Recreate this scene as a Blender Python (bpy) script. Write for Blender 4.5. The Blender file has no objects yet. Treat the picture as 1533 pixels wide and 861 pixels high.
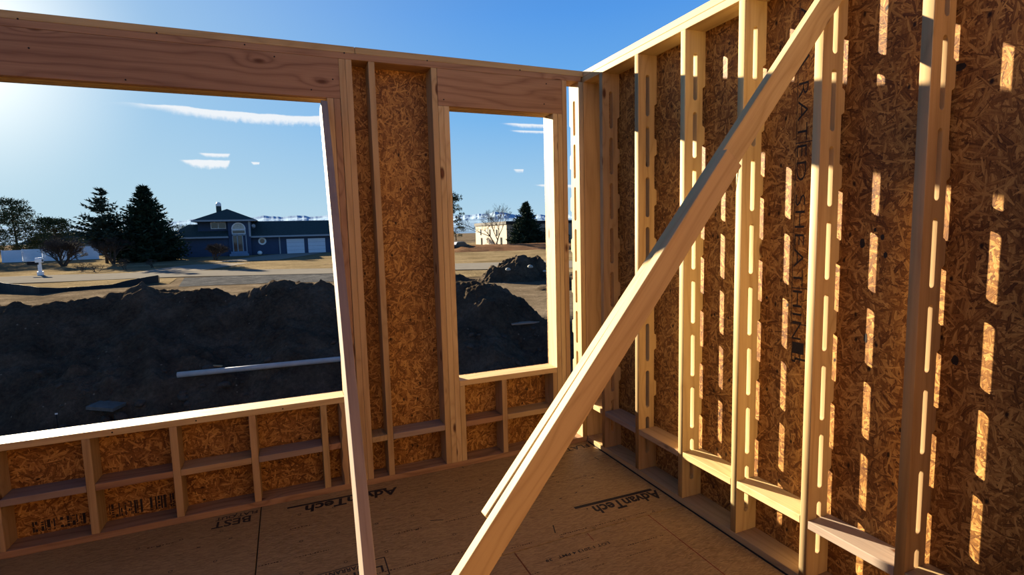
import bpy, bmesh, math, random
from mathutils import Vector, Matrix, noise
random.seed(7)
S = bpy.context.scene
COL = S.collection
R = math.radians

# ------------------------------------------------------------------ helpers
def tag(o, label=None, cat=None, group=None, kind=None):
    if label: o['label'] = label
    if cat: o['category'] = cat
    if group: o['group'] = group
    if kind: o['kind'] = kind
    return o
def empty(name, loc=(0, 0, 0), **k):
    o = bpy.data.objects.new(name, None); COL.objects.link(o); o.location = loc
    return tag(o, **k)
def origin(p):
    v = Vector((0, 0, 0))
    while p is not None:
        v = v + Vector(p.location); p = p.parent
    return v
def link(name, me, mat=None, parent=None, mw=None):
    o = bpy.data.objects.new(name, me); COL.objects.link(o)
    if mat is not None and not me.materials: me.materials.append(mat)
    mw = mw or Matrix.Identity(4)
    if parent is not None:
        o.parent = parent
        pm = Matrix.Translation(origin(parent))
        if parent.rotation_euler.to_matrix() != Matrix.Identity(3): pm = wmat(parent)
        mw = pm.inverted() @ mw
    o.matrix_local = mw
    return o
def wmat(o):
    m = o.matrix_basis.copy()
    return wmat(o.parent) @ m if o.parent else m
def me_from_bm(bm, name='m'):
    me = bpy.data.meshes.new(name); bm.to_mesh(me); bm.free(); return me
def me_from(vs, fs, name='m', smooth=False):
    me = bpy.data.meshes.new(name); me.from_pydata(vs, [], fs); me.update()
    if smooth: me.polygons.foreach_set('use_smooth', [True] * len(me.polygons))
    return me
_boxcache = {}
def box_mesh(l, w, t, bev=.003):
    key = (round(l, 4), round(w, 4), round(t, 4), bev)
    bm = bmesh.new(); bmesh.ops.create_cube(bm, size=1)
    bmesh.ops.scale(bm, vec=(l, w, t), verts=bm.verts)
    if bev:
        bmesh.ops.bevel(bm, geom=bm.edges[:], offset=min(bev, t * .3), segments=2, profile=.5, affect='EDGES')
    return me_from_bm(bm)
def bx(name, lo, hi, mat, parent=None, bev=.003):
    """box between two world corners; local X runs along its longest side, Z across its thinnest"""
    lo = Vector(lo); hi = Vector(hi); d = hi - lo; c = (lo + hi) / 2
    order = sorted(range(3), key=lambda i: -d[i])
    ax = [Vector((0, 0, 0)) for _ in range(3)]
    for k, i in enumerate(order): ax[k][i] = 1
    ax[2] = ax[0].cross(ax[1])
    m = Matrix((ax[0], ax[1], ax[2])).transposed().to_4x4(); m.translation = c
    return link(name, box_mesh(d[order[0]], d[order[1]], d[order[2]], bev), mat, parent, m)
def beam(name, p0, p1, wdir, w, t, mat, parent=None, corner=(0, 0), bev=.003):
    """board from p0 to p1; wdir about along its width; corner (sy,sz) says which long edge p0-p1 is"""
    p0 = Vector(p0); p1 = Vector(p1); X = (p1 - p0); L = X.length; X.normalize()
    Y = Vector(wdir); Y = (Y - X * Y.dot(X)).normalized(); Z = X.cross(Y)
    c = (p0 + p1) / 2 + Y * (w / 2 * corner[0]) + Z * (t / 2 * corner[1])
    m = Matrix((X, Y, Z)).transposed().to_4x4(); m.translation = c
    return link(name, box_mesh(L, w, t, bev), mat, parent, m)
class MB:
    def __init__(s): s.v = []; s.f = []
    def quad(s, a, b, c, d):
        n = len(s.v); s.v += [tuple(a), tuple(b), tuple(c), tuple(d)]; s.f.append((n, n+1, n+2, n+3))
    def tri(s, a, b, c):
        n = len(s.v); s.v += [tuple(a), tuple(b), tuple(c)]; s.f.append((n, n+1, n+2))
    def box(s, lo, hi):
        n = len(s.v); x0, y0, z0 = lo; x1, y1, z1 = hi
        s.v += [(x0,y0,z0),(x1,y0,z0),(x1,y1,z0),(x0,y1,z0),(x0,y0,z1),(x1,y0,z1),(x1,y1,z1),(x0,y1,z1)]
        for q in ((0,3,2,1),(4,5,6,7),(0,1,5,4),(1,2,6,5),(2,3,7,6),(3,0,4,7)): s.f.append(tuple(n+i for i in q))
    def tube(s, a, b, ra, rb, n=5, cap=True):
        a = Vector(a); b = Vector(b); d = (b - a)
        if d.length < 1e-6: return
        d.normalize(); u = d.orthogonal().normalized(); w = d.cross(u); k = len(s.v)
        for p, r in ((a, ra), (b, rb)):
            for i in range(n):
                t = 2 * math.pi * i / n; s.v.append(tuple(p + u * (r * math.cos(t)) + w * (r * math.sin(t))))
        for i in range(n):
            j = (i + 1) % n; s.f.append((k + i, k + j, k + n + j, k + n + i))
        if cap: s.f.append(tuple(range(k + n - 1, k - 1, -1))); s.f.append(tuple(range(k + n, k + 2 * n)))
    def prism(s, poly, y0, y1):
        """poly of (x,z) extruded from y0 to y1"""
        k = len(s.v); n = len(poly)
        s.v += [(x, y0, z) for x, z in poly] + [(x, y1, z) for x, z in poly]
        s.f.append(tuple(range(k, k + n))); s.f.append(tuple(range(k + 2 * n - 1, k + n - 1, -1)))
        for i in range(n):
            j = (i + 1) % n; s.f.append((k + j, k + i, k + n + i, k + n + j))
    def build(s, name, mat, parent=None, smooth=False, fix=True):
        me = me_from(s.v, s.f, name, smooth)
        if fix:
            bm = bmesh.new(); bm.from_mesh(me); bmesh.ops.recalc_face_normals(bm, faces=bm.faces); bm.to_mesh(me); bm.free()
            if smooth: me.polygons.foreach_set('use_smooth', [True] * len(me.polygons))
        return link(name, me, mat, parent)

# ------------------------------------------------------------------ node helpers
class NT:
    def __init__(s, tree): s.t = tree; s.n = tree.nodes; s.l = tree.links
    def new(s, typ, **k):
        n = s.n.new(typ)
        for a, b in k.items(): setattr(n, a, b)
        return n
    def put(s, sock, v):
        if v is None: return
        if isinstance(v, bpy.types.NodeSocket): s.l.new(v, sock)
        else: sock.default_value = v
    def math(s, op, a, b=None, c=None, clamp=False):
        n = s.new('ShaderNodeMath', operation=op, use_clamp=clamp); s.put(n.inputs[0], a); s.put(n.inputs[1], b)
        if c is not None: s.put(n.inputs[2], c)
        return n.outputs[0]
    def vmath(s, op, a, b=None, out=0):
        n = s.new('ShaderNodeVectorMath', operation=op); s.put(n.inputs[0], a); s.put(n.inputs[1], b); return n.outputs[out]
    def mixc(s, f, a, b, blend='MIX'):
        n = s.new('ShaderNodeMix', data_type='RGBA', blend_type=blend); s.put(n.inputs[0], f)
        for i, v in ((6, a), (7, b)):
            if isinstance(v, tuple) and len(v) == 3: v = v + (1,)
            s.put(n.inputs[i], v)
        return n.outputs[2]
    def mixf(s, f, a, b):
        n = s.new('ShaderNodeMix', data_type='FLOAT'); s.put(n.inputs[0], f); s.put(n.inputs[2], a); s.put(n.inputs[3], b); return n.outputs[0]
    def mixv(s, f, a, b):
        n = s.new('ShaderNodeMix', data_type='VECTOR'); s.put(n.inputs[0], f); s.put(n.inputs[4], a); s.put(n.inputs[5], b); return n.outputs[1]
    def ramp(s, f, stops, interp='LINEAR'):
        n = s.new('ShaderNodeValToRGB'); cr = n.color_ramp; cr.interpolation = interp
        while len(cr.elements) < len(stops): cr.elements.new(.5)
        for e, (p, c) in zip(cr.elements, stops):
            e.position = p; e.color = (c if isinstance(c, tuple) else (c, c, c)) + (1,)
        s.put(n.inputs[0], f); return n.outputs[0]
    def maprange(s, v, a, b, c=0., d=1., smooth=False):
        n = s.new('ShaderNodeMapRange'); n.clamp = True
        if smooth: n.interpolation_type = 'SMOOTHSTEP'
        s.put(n.inputs[0], v)
        for i, x in zip((1, 2, 3, 4), (a, b, c, d)): s.put(n.inputs[i], x)
        return n.outputs[0]
    def noise(s, vec, scale=5, detail=4, rough=.55, dist=0., col=False):
        n = s.new('ShaderNodeTexNoise'); s.put(n.inputs['Vector'], vec)
        n.inputs['Scale'].default_value = scale; n.inputs['Detail'].default_value = detail
        n.inputs['Roughness'].default_value = rough; n.inputs['Distortion'].default_value = dist
        return n.outputs['Color' if col else 'Fac']
    def mapping(s, vec, loc=(0,0,0), rot=(0,0,0), sc=(1,1,1)):
        n = s.new('ShaderNodeMapping'); s.put(n.inputs[0], vec)
        n.inputs[1].default_value = loc; n.inputs[2].default_value = rot; n.inputs[3].default_value = sc
        return n.outputs[0]
def mat_base(name, rough=.7, spec=.3):
    m = bpy.data.materials.new(name); m.use_nodes = True
    t = NT(m.node_tree); b = t.n['Principled BSDF']
    b.inputs['Roughness'].default_value = rough; b.inputs['Specular IOR Level'].default_value = spec
    return m, t, b
def bump(t, b, h, strength=.3, dist=.01):
    n = t.new('ShaderNodeBump'); n.inputs['Strength'].default_value = strength; n.inputs['Distance'].default_value = dist
    t.l.new(h, n.inputs['Height']); t.l.new(n.outputs[0], b.inputs['Normal'])

def simple(name, col, rough=.7, spec=.3, var=.15, scale=6., coord='Object', bstr=.15, bdist=.01, metal=0):
    m, t, b = mat_base(name, rough, spec)
    tc = t.new('ShaderNodeTexCoord').outputs[coord]
    n = t.noise(tc, scale, 5, .6)
    f = t.maprange(n, .25, .75, 1 - var, 1 + var)
    c = t.vmath('SCALE', tuple(col)); nd = c.node; t.put(nd.inputs[3], f)
    t.l.new(c, b.inputs['Base Color'])
    if bstr: bump(t, b, n, bstr, bdist)
    b.inputs['Metallic'].default_value = metal
    return m

def wood(name, light, dark, knot=(.13, .05, .02), kn=.055, grain=1., huevar=.5):
    m, t, b = mat_base(name, .66, .17)
    tc = t.new('ShaderNodeTexCoord').outputs['Object']
    oi = t.new('ShaderNodeObjectInfo').outputs['Random']
    off = t.new('ShaderNodeCombineXYZ')
    t.put(off.inputs[0], t.math('MULTIPLY', oi, 37.)); t.put(off.inputs[1], t.math('MULTIPLY', oi, 11.)); t.put(off.inputs[2], t.math('MULTIPLY', oi, 23.))
    P = t.vmath('ADD', tc, off.outputs[0])
    # knots: distance to sparse cell centres bends the grain round them
    vk = t.new('ShaderNodeTexVoronoi', feature='F1'); vk.inputs['Scale'].default_value = 1.
    kp = t.mapping(P, sc=(2.2, 5.5, 5.5)); t.l.new(kp, vk.inputs['Vector'])
    kd = vk.outputs['Distance']
    kmask = t.maprange(kd, kn * 1.0, kn * 2.1, 1., 0., True)
    bend = t.maprange(kd, 0., .55, 1., 0., True)
    wob = t.noise(t.mapping(P, sc=(.9, 5, 5)), 1., 3, .5)
    sep = t.new('ShaderNodeSeparateXYZ'); t.put(sep.inputs[0], P)
    y2 = t.math('ADD', t.math('MULTIPLY', sep.outputs[1], 1.), t.math('MULTIPLY', sep.outputs[2], .75))
    r = t.math('ADD', t.math('MULTIPLY', y2, 16.), t.math('ADD', t.math('MULTIPLY', wob, 4.2), t.math('MULTIPLY', t.math('MULTIPLY', bend, bend), 1.6)))
    ring = t.math('ABSOLUTE', t.math('SUBTRACT', t.math('FRACT', r), .5))
    ring = t.math('MULTIPLY', t.math('POWER', t.math('MULTIPLY', ring, 2.), 2.6), .8)
    fib = t.noise(t.mapping(P, sc=(3, 140, 140)), 1., 4, .6)
    big = t.noise(t.mapping(P, sc=(.8, 7, 7)), 1., 3, .5)
    f = t.math('ADD', t.math('MULTIPLY', ring, .42 * grain), t.math('ADD', t.math('MULTIPLY', t.math('SUBTRACT', fib, .5), .9), t.math('MULTIPLY', t.math('SUBTRACT', big, .4), .9)), clamp=True)
    c = t.mixc(f, light, dark)
    hs = t.new('ShaderNodeHueSaturation'); t.put(hs.inputs['Color'], c)
    oi2 = t.math('FRACT', t.math('MULTIPLY', oi, 7.31)); oi3 = t.math('FRACT', t.math('MULTIPLY', oi, 17.7))
    t.put(hs.inputs['Hue'], t.math('ADD', .5, t.math('MULTIPLY', t.math('SUBTRACT', oi2, .5), .022 * huevar)))
    t.put(hs.inputs['Value'], t.math('ADD', 1., t.math('MULTIPLY', t.math('SUBTRACT', oi3, .5), .22 * huevar)))
    kc = t.mixc(t.maprange(kd, 0., kn, 0., .6), knot, tuple(x * .55 for x in knot))
    c = t.mixc(kmask, hs.outputs[0], kc)
    t.l.new(c, b.inputs['Base Color'])
    bump(t, b, t.math('ADD', fib, t.math('MULTIPLY', ring, .5)), .25, .0012)
    return m

def osb(name, dark, mid, light, scale=1., stretch=3.6, bias=None, bstr=.5, fleck=.72, con=1.):
    m, t, b = mat_base(name, .6, .25)
    tc = t.new('ShaderNodeTexCoord').outputs['Object']
    oi = t.new('ShaderNodeObjectInfo').outputs['Random']
    off = t.new('ShaderNodeCombineXYZ'); t.put(off.inputs[0], t.math('MULTIPLY', oi, 31.)); t.put(off.inputs[1], t.math('MULTIPLY', oi, 57.))
    P = t.vmath('ADD', tc, off.outputs[0])
    wn = t.noise(P, 7., 2, .5, col=True)
    P = t.vmath('ADD', P, t.vmath('MULTIPLY', t.vmath('SUBTRACT', wn, (.5, .5, .5)), (.035, .035, 0)))
    pri = None; hcol = None; grain = None
    angs = bias or (12, 58, 98, 140, 172, 35)
    for k, a in enumerate(angs):
        q = t.mapping(P, loc=(k * 3.7, k * 1.3, 0), rot=(0, 0, R(a)), sc=(1, 1, 1))
        q = t.vmath('MULTIPLY', q, (11. * scale, 11. * scale * stretch, 0))
        v = t.new('ShaderNodeTexVoronoi', feature='F1', voronoi_dimensions='2D'); v.inputs['Scale'].default_value = 1.
        t.l.new(q, v.inputs['Vector'])
        sc = t.new('ShaderNodeSeparateColor'); t.l.new(v.outputs['Color'], sc.inputs[0])
        d = v.outputs['Distance']
        p = t.math('SUBTRACT', sc.outputs[0], t.math('MULTIPLY', d, .35))
        g = t.noise(t.vmath('MULTIPLY', q, (.5, 3.2, 1)), 1., 3, .6)
        hh = t.math('ADD', t.math('MULTIPLY', sc.outputs[1], .62), t.math('MULTIPLY', t.math('SUBTRACT', g, .35), .95))
        hh = t.math('SUBTRACT', hh, t.maprange(d, .35, .8, 0, .16))  # edge shadow painted in: strands darken towards their rims
        if pri is None: pri = p; hcol = hh
        else:
            gt = t.math('GREATER_THAN', p, pri)
            hcol = t.mixf(gt, hcol, hh); pri = t.math('MAXIMUM', p, pri)
    big = t.noise(P, 1.6, 3, .6)
    fine = t.noise(t.vmath('MULTIPLY', P, (60., 160., 0)), 1., 3, .6)
    hcol = t.math('ADD', t.math('MULTIPLY', hcol, con), t.math('ADD', (1 - con) * .42, t.math('MULTIPLY', t.math('SUBTRACT', big, .5), .5)))
    hcol = t.math('ADD', hcol, t.math('MULTIPLY', t.math('SUBTRACT', fine, .5), .35))
    c = t.ramp(hcol, [(.02, dark), (.38, mid), (.85, light)])
    # a few dark bark flecks
    v = t.new('ShaderNodeTexVoronoi', feature='F1', voronoi_dimensions='2D'); t.l.new(t.vmath('MULTIPLY', P, (9., 15., 0)), v.inputs['Vector']); v.inputs['Scale'].default_value = 1.
    fl = t.maprange(v.outputs['Distance'], .05, .13, 1., 0.)
    sc = t.new('ShaderNodeSeparateColor'); t.l.new(v.outputs['Color'], sc.inputs[0])
    fl = t.math('MULTIPLY', fl, t.math('GREATER_THAN', sc.outputs[0], fleck))
    c = t.mixc(fl, c, tuple(x * .25 for x in dark))
    t.l.new(c, b.inputs['Base Color'])
    bump(t, b, t.math('ADD', hcol, t.math('MULTIPLY', pri, .6)), bstr, .002)
    return m

PALE = wood('pale_pine', (.52, .375, .19), (.34, .215, .09), grain=1.3)
TAN = wood('tan_pine', (.42, .28, .138), (.25, .15, .065), grain=1.3)
PINK = wood('reddish_fir', (.32, .182, .10), (.15, .07, .038), grain=1.6)
GREYW = wood('weathered_pine', (.29, .215, .165), (.18, .125, .095), grain=.9)
OSB = osb('strand_board', (.07, .022, .004), (.205, .084, .017), (.52, .28, .078), scale=1.4, stretch=6.5, bias=(8, 40, 75, 105, 140, 168), bstr=.3, fleck=.85, con=.95)
FLOORM = osb('subfloor_board', (.185, .104, .038), (.30, .182, .070), (.41, .265, .11), scale=2.4, stretch=6.5, bias=(-6, 4, 12, -14, 22), bstr=.15, fleck=2., con=.8)
INK = simple('black_ink', (.018, .014, .014), .6, .2, .35, 60, bstr=0)
REDCHALK = simple('red_chalk', (.20, .045, .03), .9, .1, .2, 40, bstr=0)
BROWNINK = simple('faded_ink', (.075, .04, .025), .8, .1, .3, 40, bstr=0)
BLACK = simple('plain_black', (.012, .012, .014), .8, .2, .1, bstr=0)
NAIL = simple('nail_steel', (.35, .33, .3), .4, .5, .1, bstr=0, metal=.8)
CONC = simple('concrete', (.095, .097, .09), .9, .2, .25, 9, bstr=.3)

# ------------------------------------------------------------------ framing dimensions (metres)
T = .038; D = .14; H1 = 2.695; HT = 2.772
def V(*a): return Vector(a)

# slotted stud: outline and slots as a filled flat curve, thickened, then made a mesh
def slotted_mesh(L=H1 - T, z0=T):
    cu = bpy.data.curves.new('slotted', 'CURVE'); cu.dimensions = '2D'; cu.fill_mode = 'BOTH'
    cu.extrude = T / 2 - .0015; cu.bevel_depth = .0015; cu.bevel_resolution = 1; cu.resolution_u = 1
    def poly(pts):
        s = cu.splines.new('POLY'); s.points.add(len(pts) - 1); s.use_cyclic_u = True
        for p, q in zip(s.points, pts): p.co = (q[0], q[1], 0, 1)
    h = D / 2 - .0015; X0 = -L / 2 + .0015; X1 = L / 2 - .0015
    out = [(X0, -h), (X1, -h), (X1, h)]
    zn = [1.556 + .312 * k for k in range(-5, 4)]
    for z in reversed(zn):                                          # open notches on the sheathing edge
        a = z - z0 - L / 2; b = a + .228
        if a < X0 + .02 or b > X1 - .02: continue
        out += [(b, h), (b - .006, h - .006), (b - .012, h - .0175), (a + .012, h - .0175), (a + .006, h - .006), (a, h)]
    out += [(X0, h)]
    poly(out)
    for k in range(8):
        a = .140 + .312 * k - z0 - L / 2; b = a + .253; r = .0155; pts = []
        for i in range(9): t = math.pi / 2 + math.pi * i / 8; pts.append((a + r + r * math.cos(t), r * math.sin(t)))
        for i in range(9): t = -math.pi / 2 + math.pi * i / 8; pts.append((b - r + r * math.cos(t), r * math.sin(t)))
        poly(pts)
    o = bpy.data.objects.new('tmp', cu); COL.objects.link(o)
    dg = bpy.context.evaluated_depsgraph_get(); dg.update()
    me = bpy.data.meshes.new_from_object(o.evaluated_get(dg))
    bpy.data.objects.remove(o); return me
SLOT = slotted_mesh(); SLOT.materials.clear()
SLOT_T = SLOT.copy(); SLOT.materials.append(PALE); SLOT_T.materials.append(TAN)

def text_mesh(s, size, extr=.0004, offs=0., shear=0., align='LEFT', space=1.):
    cu = bpy.data.curves.new('t', 'FONT'); cu.body = s; cu.size = size; cu.extrude = extr; cu.offset = offs
    cu.shear = shear; cu.align_x = align; cu.space_character = space; cu.resolution_u = 3
    o = bpy.data.objects.new('tmp', cu); COL.objects.link(o)
    dg = bpy.context.evaluated_depsgraph_get(); dg.update()
    me = bpy.data.meshes.new_from_object(o.evaluated_get(dg))
    bpy.data.objects.remove(o); me.materials.clear(); return me
def lettering(name, s, size, loc, X, Y, mat, parent, width=None, **k):
    me = text_mesh(s, size, **k)
    X = Vector(X).normalized(); Y = Vector(Y).normalized()
    if width:
        xs = [v.co.x for v in me.vertices]; f = width / (max(xs) - min(xs))
        for v in me.vertices: v.co.x *= f
    m = Matrix((X, Y, X.cross(Y))).transposed().to_4x4(); m.translation = Vector(loc)
    return link(name, me, mat, parent, m)

# ================================================================== BACK WALL (y = 0 inner face, y = .14 outer)
wb = empty('wall_back', (-2.6, 0, 0), kind='structure')
XL = -6.2
def wbx(name, x0, x1, z0, z1, mat, y0=0., y1=D, **k): return bx(name, (x0, y0, z0), (x1, y1, z1), mat, wb, **k)
wbx('bottom_plate', XL, 0, 0, T, PINK)
wbx('top_plate', XL, -.02, H1, H1 + T, PINK)
wbx('top_plate', XL, -1.599, H1 + T, HT, TAN)
wbx('top_plate', -1.597, -.002, H1 + T, HT, TAN)
# headers: plies on edge
for x0, x1 in ((-5.3, -1.697), (-1.089, -.177)):
    for k in range(3):
        wbx('header', x0, x1, 2.460, H1, PINK if k == 0 else TAN, .0005 + k * (T + .0125), .0005 + k * (T + .0125) + T)
# sills
wbx('window_sill', -5.22, -1.776, .577, .615, PALE); wbx('window_sill', -1.013, -.253, .577, .615, PALE)
# big opening: cripples, trimmers, kings
for x in (-4.76, -4.354, -3.948, -3.544, -3.141, -2.737, -2.331, -1.927): wbx('cripple_stud', x, x + T, T, .577, TAN)
# wane-edged cripple at the end of the sill
bm = bmesh.new(); n = 26; zs = [T + (.577 - T) * i / n for i in range(n + 1)]
prof = []
for i, z in enumerate(zs):
    w = .012 * max(0, noise.noise((z * 9, 3.1, 0)) + .35) + .004 * noise.noise((z * 40, 1, 0)) ** 2
    row = [bm.verts.new((-1.815 + w * 1.6, 0, z)), bm.verts.new((-1.777, 0, z)), bm.verts.new((-1.777, D, z)), bm.verts.new((-1.815, D, z)), bm.verts.new((-1.815, .02 + w * 2, z))]
    prof.append(row)
for a, b in zip(prof, prof[1:]):
    for i in range(5): j = (i + 1) % 5; bm.faces.new((a[i], a[j], b[j], b[i]))
bm.faces.new(prof[0][::-1]); bm.faces.new(prof[-1]); me = me_from_bm(bm)
mm = Matrix.Translation((0, 0, 0))
for v in me.vertices: v.co = Vector((v.co.z, v.co.y, -v.co.x))     # length along local X
rot = Matrix(((0, 0, -1, 0), (0, 1, 0, 0), (1, 0, 0, 0), (0, 0, 0, 1)))
link('cripple_stud', me, TAN, wb, rot)
for x in (-1.775, -1.7365): wbx('trimmer_stud', x, x + .0375, T, 2.460, TAN if x < -1.75 else PINK)
for x in (-1.6965, -1.6585): wbx('king_stud', x, x + .0375, T, H1, TAN)
wbx('stud', -1.522, -1.484, T, H1, TAN)
wbx('king_stud', -1.128, -1.0905, T, H1, TAN)
for x in (-1.0895, -1.052): wbx('trimmer_stud', x, x + .037, T, 2.460, PALE)
wbx('cripple_stud', -1.014, -.977, T, .577, PALE)
wbx('cripple_stud', -.700, -.662, T, .577, TAN)
wbx('cripple_stud', -.2895, -.2525, T, .577, TAN)
for x in (-.2515, -.2135): wbx('trimmer_stud', x, x + .0365, T, 2.460, PALE)
wbx('king_stud', -.1755, -.1385, T, H1, TAN)
wbx('king_stud', -5.34, -5.302, T, H1, TAN); wbx('trimmer_stud', -5.30, -5.262, T, 2.46, TAN)
wbx('stud', -5.75, -5.712, T, H1, TAN); wbx('stud', XL, XL + T, T, H1, TAN)
# slotted end stud seen through the gap beside the window
m = Matrix(((0, 0, -1, -.021), (0, 1, 0, D / 2), (1, 0, 0, T + (H1 - T) / 2), (0, 0, 0, 1)))
o = link('slotted_stud', SLOT, None, wb, m)
# blocking
bz0, bz1 = .281, .319
spans = [(-5.26, -4.762), (-4.72, -4.356), (-4.314, -3.95), (-3.908, -3.546), (-3.505, -3.142), (-3.102, -2.738), (-2.698, -2.332), (-2.292, -1.928), (-1.888, -1.816),
         (-1.620, -1.523), (-1.483, -1.129), (-.976, -.701), (-.661, -.291)]
for i, (a, b) in enumerate(spans):
    wbx('blocking', a, b, bz0, bz1, (TAN, GREYW, PINK)[i % 3])
# sheathing outside
for a, b, z0, z1 in ((XL, -5.262, -.28, HT), (-5.26, -3.746, -.28, .614), (-3.744, -1.776, -.28, .614), (-1.774, -1.014, -.28, HT), (-1.012, -.253, -.28, .614), (-5.26, -1.776, 2.461, HT), (-1.012, -.253, 2.461, HT), (-.251, -.150, -.28, HT)):
    wbx('sheathing', a, b, z0, z1, OSB, D + .0005, D + .0118, bev=0)
# nail heads in the headers and plate
nm = MB()
for x, z in ((-3.17, 2.60), (-3.2, 2.735), (-2.62, 2.735), (-2.2, 2.72), (-2.05, 2.67), (-1.86, 2.50), (-1.735, 2.57), (-2.78, 2.48), (-1.66, 2.73), (-1.15, 2.735), (-.5, 2.735), (-.32, 2.52), (-.30, 2.66), (-1.05, 2.50), (-2.6, .595), (-3.0, .595), (-2.14, .594)):
    nm.tube((x, -.0012, z), (x, .001, z), .0045, .0045, 8)
nm.build('nail_heads', BLACK, wb)
# stamped marks low on the sheathing of the first bays (illegible blocks of print)
st = MB()
for a, b, z0, z1 in ((-3.44, -3.16, .052, .115), (-3.09, -2.76, .052, .135)):
    x = a
    random.seed(int(-a * 100))
    while x < b - .01:
        w = random.uniform(.004, .016)
        if random.random() < .88:
            zz = z0
            while zz < z1 - .006:
                h = random.choice((.01, .018, .03, z1 - zz)); h = min(h, z1 - zz)
                if random.random() < .75: st.box((x, D - .0006, zz), (min(x + w, b), D + .0002, zz + h - .003))
                zz += h + .003
        x += w + random.uniform(.002, .006)
st.build('printed_stamp', INK, wb)

# ================================================================== RIGHT WALL (x = 0 inner, x = .14 outer)
wr = empty('wall_right', (.07, -2, 0), kind='structure')
YF = -4.35
def wrx(name, y0, y1, z0, z1, mat, x0=0., x1=D, **k): return bx(name, (x0, y0, z0), (x1, y1, z1), mat, wr, **k)
wrx('bottom_plate', YF, D, 0, T, TAN, x0=.0005)
wrx('top_plate', YF, D, H1, H1 + T, PALE, x0=.0005); wrx('top_plate', -3.1, -.001, H1 + T, HT, PALE, x0=-.0005); wrx('top_plate', YF, -3.102, H1 + T, HT, PALE, x0=-.0005)
wrx('top_plate', .001, D, H1 + T, HT, PALE)
ys = [-.212, -.618, -1.038, -1.445, -1.853, -2.257, -2.664, -3.07, -3.48, -3.885, -4.31]
for i, y in enumerate(ys):
    # columns: local X -> world Z, local Y -> world X, local Z -> world Y
    m = Matrix(((0, 1, 0, D / 2), (0, 0, 1, y - T / 2), (1, 0, 0, T + (H1 - T) / 2), (0, 0, 0, 1)))
    me = SLOT if i in (3, 4, 2) else SLOT_T
    link('slotted_stud', me, None, wr, m)
bx('corner_stud', (.0008, .0005, T), (D, T, H1), TAN, wr); bx('corner_stud', (.0008, D - T, T), (D, D, H1), TAN, wr)
prev = .0
for i, y in enumerate(ys):
    a = y + .0006; b = (prev - T - .0006) if i else -.0004
    dz = (0, -.004, -.002, .003, .004, -.003, 0, 0, 0, 0, 0)[i]
    wrx('blocking', a, b, bz0 + dz, bz1 + dz, (PALE, GREYW, TAN, PALE)[i % 4])
    prev = y
for a, b in ((YF, -3.40), (-3.398, -2.18), (-2.178, -.96), (-.958, D + .012)):
    wrx('sheathing', a, b, -.28, HT, OSB, D + .0005, D + .0118, bev=0)
# column of outlined sideways print on the sheathing, and dark blots
lettering('printed_lettering', 'APA RATED SHEATHING', .074, (D - .0002, -1.668, 2.60), (0, 0, -1), (0, -1, 0), INK, wr, width=1.62, space=1.05, offs=-.0010)
sp = MB()
for z in (2.0, 1.33, 1.16): sp.box((D - .0005, -1.75, z), (D + .0002, -1.66, z + .004))
for y in (-1.664, -1.748): sp.box((D - .0005, y, 1.1), (D + .0002, y + .002, 2.62))
sp.box((D - .0005, -1.735, 1.02), (D + .0002, -1.672, 1.075)); sp.box((D - .0005, -1.76, .99), (D + .0002, -1.69, 1.0))
sp.build('printed_rules', INK, wr)
sb = MB()
def blot(y, z, ry, rz, seed):
    k = len(sb.v); n = 14
    for i in range(n):
        a = 2 * math.pi * i / n; q = 1 + .35 * noise.noise((math.cos(a) * 1.5, math.sin(a) * 1.5, seed))
        sb.v.append((D - .0004, y + ry * q * math.cos(a), z + rz * q * math.sin(a)))
    sb.f.append(tuple(range(k, k + n)))
for q in ((-1.99, 1.545, .011, .02, 1), (-2.07, 1.57, .008, .011, 2), (-2.085, 1.5, .008, .012, 3), (-2.346, 1.126, .011, .02, 4), (-2.04, 1.60, .006, .008, 5), (-1.52, 1.27, .008, .007, 6), (-2.30, 2.16, .03, .012, 8), (-2.02, 1.15, .006, .02, 9)): blot(*q)
sb.build('dark_blots', INK, wr, fix=False)

# ================================================================== FLOOR
fl = empty('floor', (-2.6, -1.8, 0), kind='structure')
FX0, FY0 = -6.2, -6.0
def panel(x0, x1, y0, y1):
    g = .003; bx('subfloor_panel', (x0 + g, y0 + g, -.019), (x1 - g, y1 - g, 0), FLOORM, fl, bev=.0015)
row = [(.0 - .0, 0)]
yr = [D, -1.083, -2.303, -3.523, -4.743, FY0]
for i in range(5):
    y1, y0 = yr[i], yr[i + 1]
    xe = [D, -2.3, -4.74, FX0] if i % 2 == 0 else [D, -1.085, -3.525, -5.965, FX0]
    for a, b in zip(xe, xe[1:]): panel(b, a, y0, y1)
bx('subfloor_backing', (FX0, FY0, -.04), (D, D, -.0195), BLACK, fl, bev=0)
bx('rim_board', (FX0, D - T, -.28), (D, D, -.041), TAN, fl)
bx('rim_board', (D - T, FY0, -.28), (D, D - T - .001, -.041), TAN, fl)
for k in range(13):
    bx('floor_joist', (FX0, -.3 - k * .406 - T, -.28), (D - T - .001, -.3 - k * .406, -.041), TAN, fl)
bx('gap_shadow_strip', (-.0075, YF, .0), (-.0004, -.02, .005), BLACK, fl, bev=0)  # black strip drawn for the shadowed gap at the plate foot
zf = .0003
def fbar(mb, x0, y0, x1, y1, w):
    a = Vector((x0, y0, zf)); b = Vector((x1, y1, zf)); d = (b - a).normalized(); n = Vector((-d.y, d.x, 0)) * w / 2
    mb.quad(a - n, b - n, b + n, a + n)
ink = MB()
# bars under the big maker's words
fbar(ink, -.047, -.848, -.592, -.837, .026); fbar(ink, -2.153, -.085, -1.56, -.095, .018)
# print stamp box
for a in ((-2.05, -.845, -1.70, -.838), (-1.70, -.838, -1.70, -.99), (-2.05, -.99, -1.70, -.99)): fbar(ink, *a, .006)
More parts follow.
